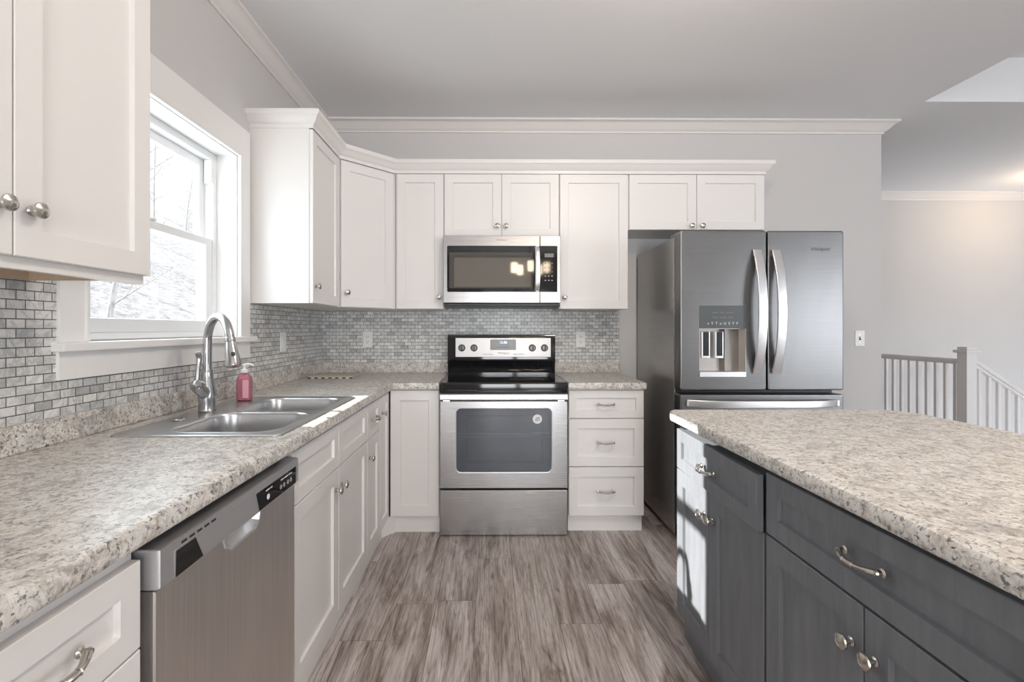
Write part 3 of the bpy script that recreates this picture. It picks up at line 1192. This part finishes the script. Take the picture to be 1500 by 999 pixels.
# ------------------------------------------------------------------ range
rx0, rx1, ry = -.3015, .4645, 2.80
RWd = rx1 - rx0
rg = thing('range', 'stainless steel electric range with black glass cooktop and backguard', 'stove', (rx0, ry, 0))
RC = RWd / 2
MB().box(.004, RWd - .004, .045, .672, .03, .895).build('body', 'blackp', rg)
for x in (.03, RWd - .03):
    for y in (.09, .62):
        MB().lathe([(.015, 0), (.015, .004), (.008, .006), (.008, .032)], origin=(x, y, 0), seg=12).build('foot', 'blackp', rg)
MB().prism(rect(0.002, RWd - .002, .003, .272, .006, 3), [(0, .043), (0, .004), (.004, 0)], mp=XZ).build('storage_drawer', 'steel', rg)
wx0, wx1, wz0, wz1 = .100, RWd - .098, .380, .760
b = MB()
b.prism(rect(.001, RWd - .001, .284, .806, .006, 3), [(0, .043), (0, .004), (.004, 0)], mp=XZ, holes=[rect(wx0, wx1, wz0, wz1, .028, 6)])
dr = b.build('oven_door', 'steel', rg)
b = MB()
lp = rect(wx0, wx1, wz0, wz1, .028, 6)
b.rings([[(p[0], y, p[1]) for p in inset(lp, d)] for d, y in [(-.005, .0005), (-.003, -.0015), (0, -.0005), (.001, .006)]], cap0=False, cap1=False)
b.build('window_bezel', 'bright', dr)
MB().prism(inset(lp, .0005), [(0, .009), (0, .006)], mp=XZ).build('window_glass', 'smoked', dr)
b = MB()
b.box(wx0 - .002, wx1 + .002, .040, .0425, wz0 - .002, wz1 + .002)
b.build('window_backing', 'cavity', dr)
b = MB()
ix0, ix1, iz0, iz1 = wx0 + .065, wx1 - .055, wz0 + .060, wz1 - .060
b.prism(rect(ix0 - .012, ix1 + .012, iz0 - .012, iz1 + .012, .01), [(0, .0395), (0, .022)], mp=XZ, holes=[rect(ix0, ix1, iz0, iz1, .006)])
b.build('inner_frame', 'blackp', dr)
b = MB()
for z in (.610, .588):
    b.tube([(wx0 + .005, .016, z), (wx1 - .005, .016, z)], .0040 if z > .6 else .0026, 8)
b.build('rack_rails', 'wire', dr)
stk = MB().lathe([(.028, .0), (.028, .0008), (.0275, .001), (.0005, .001)], origin=(wx1 - .084, .0058, .697), axis=(0, -1, 0), seg=28).build('round_sticker', 'sticker', dr)
b = MB()
b.tube([(wx1 - .070, .0044, .703), (wx1 - .084, .0044, .700), (wx1 - .096, .0044, .693), (wx1 - .094, .0044, .687), (wx1 - .082, .0044, .689), (wx1 - .070, .0044, .693)], .0016, 6)
b.tube([(wx1 - .092, .0044, .703), (wx1 - .080, .0044, .707), (wx1 - .071, .0044, .708)], .0010, 6)
b.build('sticker_swoosh', 'ink', stk)
# handle band across the door top
b = MB()
b.prism(rect(.001, RWd - .001, .814, .850, .006, 4), [(0, .025), (0, -.014), (.005, -.020)], mp=XZ)
b.box(.02, .06, .0, .04, .800, .830)
b.box(RWd - .06, RWd - .02, .0, .04, .800, .830)
b.build('door_handle', 'bright', rg)
MB().box(.004, RWd - .004, .012, .044, .806, .858).build('vent_gap', 'blackp', rg)
# cooktop
b = MB()
b.prism(rect(-.002, RWd + .002, -.012, .62, .016, 4), [(.002, .856), (0, .866), (0, .905), (.004, .914), (.012, .918)])
ck = b.build('cooktop', 'black', rg)
b = MB()
for x, y, r in ((.20, .17, .105), (.56, .17, .085), (.20, .45, .075), (.56, .45, .105), (.38, .50, .05)):
    for rr in (r, r * .62):
        b.rings([[(x + q_ * cos(2 * pi * i / 40), y + q_ * sin(2 * pi * i / 40), .9183) for i in range(40)] for q_ in (rr, rr - .004)], cap0=False, cap1=False)
b.build('burner_rings', 'burner', ck)
for x0_, x1_ in ((.045, .225), (.53, .67)):
    MB().box(x0_, x1_, -.0128, -.011, .870, .874).build('trim_mark', 'burner', ck)
# backguard
b = MB()
side = [(.585, .915), (.585, .945), (.578, .975), (.568, 1.010), (.576, 1.018), (.572, 1.165), (.580, 1.190), (.600, 1.196), (.672, 1.196), (.672, .915)]
b.rings([[(x, p[0], p[1]) for p in side] for x in (-.004, RWd + .004)])
bg = b.build('backguard', 'black', rg)
px0, px1 = .052, RWd - .028
pf = MB().prism(rect(px0, px1, 1.034, 1.172, .003, 3), [(0, .578), (0, .569), (.002, .567)], mp=XZ).build('control_panel', 'steel_panel', bg)
pf.data.materials[0] = mat('warm_steel_panel', (0.43, 0.415, 0.40), 0.38, 0.9)
pm = (px0 + px1) / 2
for x in (px0 + .046, px0 + .134, px1 - .134, px1 - .046):
    k = MB().lathe([(.026, .0), (.026, .003), (.022, .006), (.021, .020), (.018, .024), (.0005, .0245)], origin=(x, .567, 1.100), axis=(0, -1, 0), seg=24).build('burner_knob', 'disp', pf)
    MB().box(x + .0005, x + .0050, .532, .546, 1.080, 1.120, .001).build('knob_grip', 'blackp', k)
ds = MB().prism(rect(pm - .092, pm + .092, 1.085, 1.160, .008, 4), [(0, .5675), (0, .565), (.001, .5645)], mp=XZ).build('clock_display', 'disp', pf)
MB().box(pm - .036, pm + .036, .5635, .5646, 1.124, 1.152).build('clock_lcd', 'lcd', ds)
text('clock_digits', '12:00', .026, 'digits', ds, (pm, .5632, 1.138), (pi / 2, 0, 0))
marks('panel_lettering', (.020, .024, .016), .0035, 'ink', ds, pm, -0 + .5645, 1.106, .010)
text('brand_lettering', 'Whirlpool', .019, 'ink', pf, (pm, .5666, 1.062), (pi / 2, 0, 0), .25)
marks('panel_lettering', (.036, .034), .0032, 'ink', pf, pm - .110, .567, 1.054)
marks('panel_lettering', (.032, .038), .0032, 'ink', pf, pm + .110, .567, 1.054)

# ------------------------------------------------------------------ microwave
mx0, mx1, my = -.3085, .4635, 3.08
mz0, mz1 = 1.407, 1.8505
mw = thing('microwave', 'stainless steel over-the-range microwave with dark glass door', 'microwave', (mx0, my, 0))
MW = mx1 - mx0
MB().box(.003, MW - .003, .030, BW - my - .011, mz0 - .022, mz1).build('housing', 'blackp', mw)
b = MB()
b.box(.010, MW - .010, .010, .060, mz0 - .020, mz0 - .002, .004)
b.box(.14, .55, .006, .012, mz0 - .013, mz0 - .010)
b.build('vent_grille', 'blackp', mw)
DX = .636
b = MB()
gz0, gz1 = mz0 + .072, mz1 - .068
b.prism(rect(0, DX - .001, mz0, mz1, .003, 3), [(0, .030), (0, .003), (.003, 0)], mp=XZ, holes=[rect(.026, DX - .0035, gz0, gz1, .008, 4)])
md = b.build('door', 'steel', mw)
MB().prism(rect(.0262, DX - .0037, gz0 + .0002, gz1 - .0002, .008, 4), [(0, .02), (0, .001), (.0015, -.0005)], mp=XZ).build('door_glass', 'black', md)
MB().prism(rect(.040, DX - .048, gz0 + .024, gz1 - .044, .004, 3), [(0, .0), (0, -.0010)], mp=XZ).build('screen_rim', 'mesh2', md)
MB().prism(rect(.072, DX - .060, gz0 + .034, gz1 - .078, .004, 3), [(0, -.0005), (0, -.0015)], mp=XZ).build('screen', 'mesh', md)
b = MB()
pts = []
for i in range(15):
    t = -1 + 2 * i / 14
    pts.append((DX - .020 + .002 * (1 - t * t), -.012 - .026 * (1 - t ** 4), (gz0 + gz1) / 2 + t * .142))
b.tube(pts, [.0165] * 15, 12, .38, up=(1, 0, 0))
b.box(DX - .028, DX - .012, -.016, .0, gz0 + .004, gz0 + .020)
b.box(DX - .028, DX - .012, -.016, .0, gz1 - .020, gz1 - .004)
b.build('handle', 'bright', md)
b = MB()
b.prism(rect(DX + .001, MW, mz0, mz1, .003, 3), [(0, .030), (0, .003), (.003, 0)], mp=XZ)
mp_ = b.build('control_column', 'steel', mw)
cpl = MB().prism(rect(DX + .001, MW - .022, gz0, gz1, .006, 3), [(0, .01), (0, -.0005), (.001, -.001)], mp=XZ).build('control_glass', 'black', mp_)
MB().box(DX + .030, MW - .045, -.0016, -.0008, gz1 - .075, gz1 - .050).build('clock_lcd', 'disp', cpl)
for r_ in range(5):
    marks('key_lettering', (.010, .010, .010), .004, 'icon' if r_ > 2 else 'disp', cpl, (DX + MW - .021) / 2, -.001, gz1 - .115 - .028 * r_, .012)
text('brand_lettering', 'Whirlpool', .017, 'disp', md, (.385, -.0002, mz1 - .030), (pi / 2, 0, 0), .2)

# ------------------------------------------------------------------ refrigerator
fx0, fx1, fyf = 1.082, 2.020, 2.66
FW = fx1 - fx0
fr = thing('refrigerator', 'grey stainless steel french-door refrigerator with water dispenser', 'refrigerator', (fx0, fyf, 0))
b = MB()
b.box(0, FW, .095, .775, .03, 1.775, .004)
b.build('cabinet_body', 'steel_s', fr)
MB().box(.002, .05, .088, .16, 1.777, 1.797, .004).build('hinge_cover', 'steel_f', fr)
MB().box(FW - .05, FW - .002, .088, .16, 1.777, 1.797, .004).build('hinge_cover', 'steel_f', fr)
for x in (.05, FW - .05):
    for y in (.14, .70):
        MB().lathe([(.02, 0), (.02, .02), (.012, .022), (.012, .032)], origin=(x, y, 0), seg=12).build('foot', 'blackp', fr)
MB().box(.01, FW - .01, .085, .096, .03, 1.77).build('door_gasket', 'blackp', fr)
DG = .497
qx0, qx1, qz0, qz1 = .108, .376, .962, 1.369
dprof = [(0, .083), (0, .010), (.003, .003), (.010, 0)]
b = MB()
b.prism(rect(0, DG - .003, .886, 1.798, .013, 5), dprof, mp=XZ, holes=[rect(qx0, qx1, qz0, qz1, .004, 3)])
ld = b.build('door', 'steel_f', fr)
b = MB()
b.prism(rect(DG + .003, FW, .886, 1.798, .013, 5), dprof, mp=XZ)
rd = b.build('door', 'steel_f', fr)
text('brand_lettering', 'Whirlpool', .027, 'ink', rd, (.800, -.0004, 1.692), (pi / 2, 0, 0), .12)
b = MB()
b.prism(rect(0, FW, .10, .864, .013, 5), dprof, mp=XZ)
fd = b.build('freezer_drawer', 'steel_f', fr)
MB().box(.02, FW - .02, .05, .094, .03, .095).build('base_grille', 'blackp', fr)
# dispenser: display, niche, paddles, tray
dsp = MB().prism(rect(qx0, qx1, 1.240, qz1, .003, 3), [(0, .02), (0, .001), (.001, -.001)], mp=XZ).build('dispenser_display', 'fdisp', ld)
text('display_icons', 'v  Y  T  o  U  S  Y  F', .021, 'icon', dsp, ((qx0 + qx1) / 2, -.0014, 1.268), (pi / 2, 0, 0))
marks('display_lettering', (.034, .022, .040), .006, 'disp', dsp, (qx0 + qx1) / 2, -.001, 1.330, .012)
marks('display_lettering', (.030, .036, .028), .006, 'disp', dsp, (qx0 + qx1) / 2, -.001, 1.302, .012)
b = MB()
nz = .990
b.box(qx0, qx0 + .003, .0, .078, nz, 1.240)
b.box(qx1 - .003, qx1, .0, .078, nz, 1.240)
b.box(qx0, qx1, .075, .078, nz, 1.240)
b.box(qx0, qx1, .020, .078, 1.236, 1.242)
b.prism([(qx0 + .150, .075), (qx0 + .165, .040), (qx1 - .003, .075)], [(0, nz), (0, 1.238)])
nc = b.build('dispenser_niche', 'steel_panel', ld)
nc.data.materials[0] = mat('niche_steel', (0.50, 0.47, 0.44), 0.38, 0.9)
b = MB()
b.prism(rect(qx0, qx1, qz0, nz + .004, .002, 3), [(0, .078), (0, 0), (.002, -.004)], mp=XZ)
b.build('drip_tray', 'bright', ld)
for x in (qx0 + .026, qx0 + .104):
    p_ = MB().box(x, x + .047, .024, .036, 1.068, 1.222, .003).build('paddle', 'bright', ld)
    MB().box(x + .007, x + .040, .020, .025, 1.082, 1.220, .002).build('paddle_pad', 'blackp', p_)


def vhandle(parent, xc):
    b = MB()
    loops = []
    N = 22
    for i in range(N + 1):
        t = -1 + 2 * i / N
        z = 1.335 + t * .352
        y = -.010 - .062 * (1 - abs(t) ** 2.2)
        th = .010 + .004 * (1 - t * t)
        lp = rect(xc - .025, xc + .025, y, y + th, .004, 2)
        loops.append([(p[0], p[1], z) for p in lp])
    b.rings(loops)
    b.box(xc - .020, xc + .020, -.010, .001, 1.655, 1.685)
    b.box(xc - .020, xc + .020, -.010, .001, .985, 1.015)
    b.build('handle', 'bright', parent, angle=50)


vhandle(ld, .436)
vhandle(rd, .544)
b = MB()
loops = []
for i in range(23):
    t = -1 + 2 * i / 22
    x = FW / 2 + t * .430
    y = -.008 - .055 * (1 - abs(t) ** 4)
    lp = rect(y, y + .014, .795, .835, .004, 2)
    loops.append([(x, p[0], p[1]) for p in lp])
b.rings(loops)
b.box(.035, .06, -.010, .001, .80, .83)
b.box(FW - .06, FW - .035, -.010, .001, .80, .83)
b.build('handle', 'bright', fd, angle=50)

# ------------------------------------------------------------------ island (fronts face -x; local x runs towards the camera)
IX = .752
RZI = -pi / 2
iy0, iy1, iy2 = 1.885, 1.277, .600
a1 = iy0 - iy1
c1 = cabinet('charcoal island cabinet nearest the refrigerator, its drawer slightly open', a1 - .002, BZ0, .832, .62, (IX, iy0, 0), RZI,
             [('door', G, a1 / 2 - .028 - G, BZ0, DZ - .004, [('knob', a1 / 2 - .058, .590)]),
              ('door', a1 / 2 - .028 + G, a1 - .006, BZ0, DZ - .004, [('knob', a1 / 2 + .004, .590)])], m='dark', kind='island_cabinet')
o = MB().shaker(G, a1 - .006, DZ, .838, 0, .0195, .045).build('drawer', 'dark', c1)
put_hw('pull', o, a1 / 2 - .01, 0, .758)
o.rotation_euler = (0, 0, -R(2.0))
a2 = iy1 - iy2
c2 = cabinet('charcoal island cabinet nearest the camera, one wide drawer over two doors', a2, BZ0, .832, .62, (IX, iy1, 0), RZI,
             [('drawer', .004, a2 - G, DZ + .002, .848, [('pull', a2 / 2, .772)], .050),
              ('door', .004, a2 / 2 - G, BZ0, DZ - .004, [('knob', a2 / 2 - .030, .590)]),
              ('door', a2 / 2 + G, a2 - G, BZ0, DZ - .004, [('knob', a2 / 2 + .030, .590)])], m='dark', kind='island_cabinet')
MB().box(.005, a1 - .006, .09, .61, .832, CT0 - .0035).build('top_support', 'dark', c1)
MB().box(.005, a2 - .005, .09, .61, .832, CT0 - .0035).build('top_support', 'dark', c2)
outer = round_poly([(.722, .55), (1.668, .55), (1.668, 1.905), (.722, 1.905)], [0, 0, .13, .03], 10)
tag(MB().prism([(x - .722, y - 1.905) for x, y in outer], prof([(d, z + .004 - .004) for d, z in edge])).build('island_worktop', 'granite', loc=(.722, 1.905, CT0 - .003)),
    'large speckled beige laminate worktop on the charcoal island', 'worktop')

# ------------------------------------------------------------------ stair railing
NX, NY = 4.262, 4.16
sr = thing('stair_railing', 'white railing with a square newel post at the stairs beyond the kitchen wall', 'railing', (NX, NY, 0))
nb = MB()
nb.box(-.045, .045, -.045, .045, 0, 1.035, .003)
nw = nb.build('newel_post', 'trim', sr)
b = MB()
b.box(-.065, .065, -.065, .065, 1.020, 1.048, .005)
b.box(-.045, .045, -.045, .045, 1.048, 1.075, .004)
b.build('newel_cap', 'trim', nw)
b = MB()
b.box(-.032, .032, .045, 1.105, .935, .965, .006)
b.box(-.020, .020, .045, 1.105, .915, .936, .002)
b.build('handrail', 'trim', sr)
for i in range(11):
    y = .10 + .094 * i
    MB().box(-.0125, .0125, y - .0125, y + .0125, .0, .916).build('baluster', 'trim', sr)
SL_ = -.66
b = MB()
for hw2, za, zb in ((.032, .935, .972), (.020, .905, .937)):
    b.rings([[(.045, -hw2, za), (.045, hw2, za), (.045, hw2, zb), (.045, -hw2, zb)],
             [(2.2, -hw2, za + SL_ * 2.155), (2.2, hw2, za + SL_ * 2.155), (2.2, hw2, zb + SL_ * 2.155), (2.2, -hw2, zb + SL_ * 2.155)]])
b.build('handrail', 'trim', sr)
for i in range(16):
    x = .11 + .087 * i
    zt = .915 + SL_ * (x - .045)
    MB().box(x - .0125, x + .0125, -.0125, .0125, -.12 + SL_ * (x - .045), zt).build('baluster', 'trim', sr)
b = MB()
b.rings([[(.045, -.02, -.30), (.045, .02, -.30), (.045, .02, -.08), (.045, -.02, -.08)],
         [(2.2, -.02, -.30 + SL_ * 2.155), (2.2, .02, -.30 + SL_ * 2.155), (2.2, .02, -.08 + SL_ * 2.155), (2.2, -.02, -.08 + SL_ * 2.155)]])
b.build('stringer', 'trim', sr)

# ------------------------------------------------------------------ lamps of the room (seen only by their light and reflections)
def flush_lamp(label, loc, power, col):
    o = thing('ceiling_lamp', label, 'lamp', loc)
    MB().lathe([(.17, 0), (.17, -.02), (.155, -.03)], seg=28).build('base', 'bronze', o)
    MB().lathe([(.155, -.022), (.150, -.045), (.12, -.075), (.06, -.095), (.001, -.10)], seg=28).build('glass_dome', 'dome', o)
    light('ceiling_lamp_glow', 'POINT', (loc[0], loc[1], loc[2] - .22), power, col, shadow_soft_size=.12)


flush_lamp('round flush ceiling lamp with a lit dome above the island', (.80, 1.25, CZ), 27, (1.0, .89, .79))
flush_lamp('round flush ceiling lamp with a lit dome above the stairs', (5.6, 4.45, CZ), 10, (1.0, .74, .50))

ch = thing('chandelier', 'dark chandelier with lit glass shades, mirrored in the microwave door', 'lamp', (.62, -1.1, CZ))
b = MB()
b.lathe([(.07, 0), (.07, -.02), (.02, -.03)], seg=20)
b.tube([(0, 0, -.02), (0, 0, -.70)], .008, 8)
b.lathe([(.012, -.62), (.028, -.66), (.028, -.72), (.010, -.76), (.001, -.78)], seg=16)
b.build('stem', 'bronze', ch)
for i in range(5):
    a = 2 * pi * i / 5 + .35
    ux_, uy_ = cos(a), sin(a)
    arm = MB().tube([(ux_ * r, uy_ * r, z) for r, z in ((.02, -.70), (.10, -.78), (.19, -.79), (.25, -.74), (.26, -.68))], .007, 8).build('arm', 'bronze', ch)
    MB().lathe([(.030, 0), (.048, .006), (.050, .15), (.047, .15), (.045, .01), (.001, .008)], origin=(ux_ * .26, uy_ * .26, -.675), seg=18).build('glass_shade', 'shade', arm)

# ------------------------------------------------------------------ outdoors: wooded slope
random.seed(4)
b = MB()
gx = [-1.6, -3, -5, -8, -12, -17, -23, -30, -40, -55]
gy = list(range(-20, 64, 4))


def gz(x, y):
    d = max(0, -x - 3)
    return -1.3 + .16 * d + .26 * max(0, d - 4) + .07 * max(0, y - 4) + .35 * sin(x * .5) * cos(y * .37)


grid = [[b.bm.verts.new((x, y, gz(x, y))) for y in gy] for x in gx]
for i in range(len(gx) - 1):
    for j in range(len(gy) - 1):
        b.bm.faces.new((grid[i][j], grid[i][j + 1], grid[i + 1][j + 1], grid[i + 1][j]))
struct(b.build('ground_slope', 'litter', angle=80))


def grow(b, p, d, L, r, lev, rnd):
    n = 4
    pts, rad = [p], [r]
    for i in range(n):
        d = (d + Vector((rnd.uniform(-1, 1), rnd.uniform(-1, 1), rnd.uniform(-.3, .6))) * (.10 if lev == 0 else .22)).normalized()
        p = p + d * (L / n)
        pts.append(p)
        rad.append(r * (1 - .62 * (i + 1) / n))
    b.tube(pts, rad, 6 if lev < 2 else 4)
    if lev >= 3:
        return
    for k in range((18, 6, 4)[lev]):
        t = rnd.uniform(.10 if lev == 0 else .25, 1.0)
        i = min(n - 1, int(t * n))
        q0 = pts[i].lerp(pts[i + 1], t * n - i)
        a = rnd.uniform(0, 2 * pi)
        nd = (d * .55 + Vector((cos(a), sin(a), rnd.uniform(.0, .5)))).normalized()
        grow(b, q0, nd, L * (rnd.uniform(.13, .22) if lev == 0 else rnd.uniform(.35, .55)), max(.006, rad[i] * .38), lev + 1, rnd)


protos = []
for s in range(3):
    rnd = random.Random(20 + s)
    b = MB()
    grow(b, Vector((0, 0, -.2)), Vector((0, 0, 1)), 7.5 + s, .075, 0, rnd)
    protos.append(tag(b.build('bare_tree', 'bark', angle=80), 'bare grey winter tree in the bright woods outside the window', 'tree', 'bare trees outside the window'))
n = 0
spots = []
tries = 0
while len(spots) < 24 and tries < 6000:
    tries += 1
    d = random.uniform(6.5, 26)
    k = random.uniform(1.0, 1.95)
    if all((d - p) ** 2 + (d * k - q_) ** 2 > 4.1 ** 2 for p, q_ in spots):
        spots.append((d, d * k))
for d, y in spots:
    o = protos[n] if n < 3 else protos[n % 3].copy()
    if n >= 3:
        C.objects.link(o)
    o.location = (-d, y, gz(-d, y))
    o.rotation_euler = (0, 0, random.uniform(0, 6.28))
    o.scale = (1, 1, random.uniform(.85, 1.2))
    n += 1

for o in (KNOB_ME, PULL_ME):
    bpy.data.objects.remove(o)
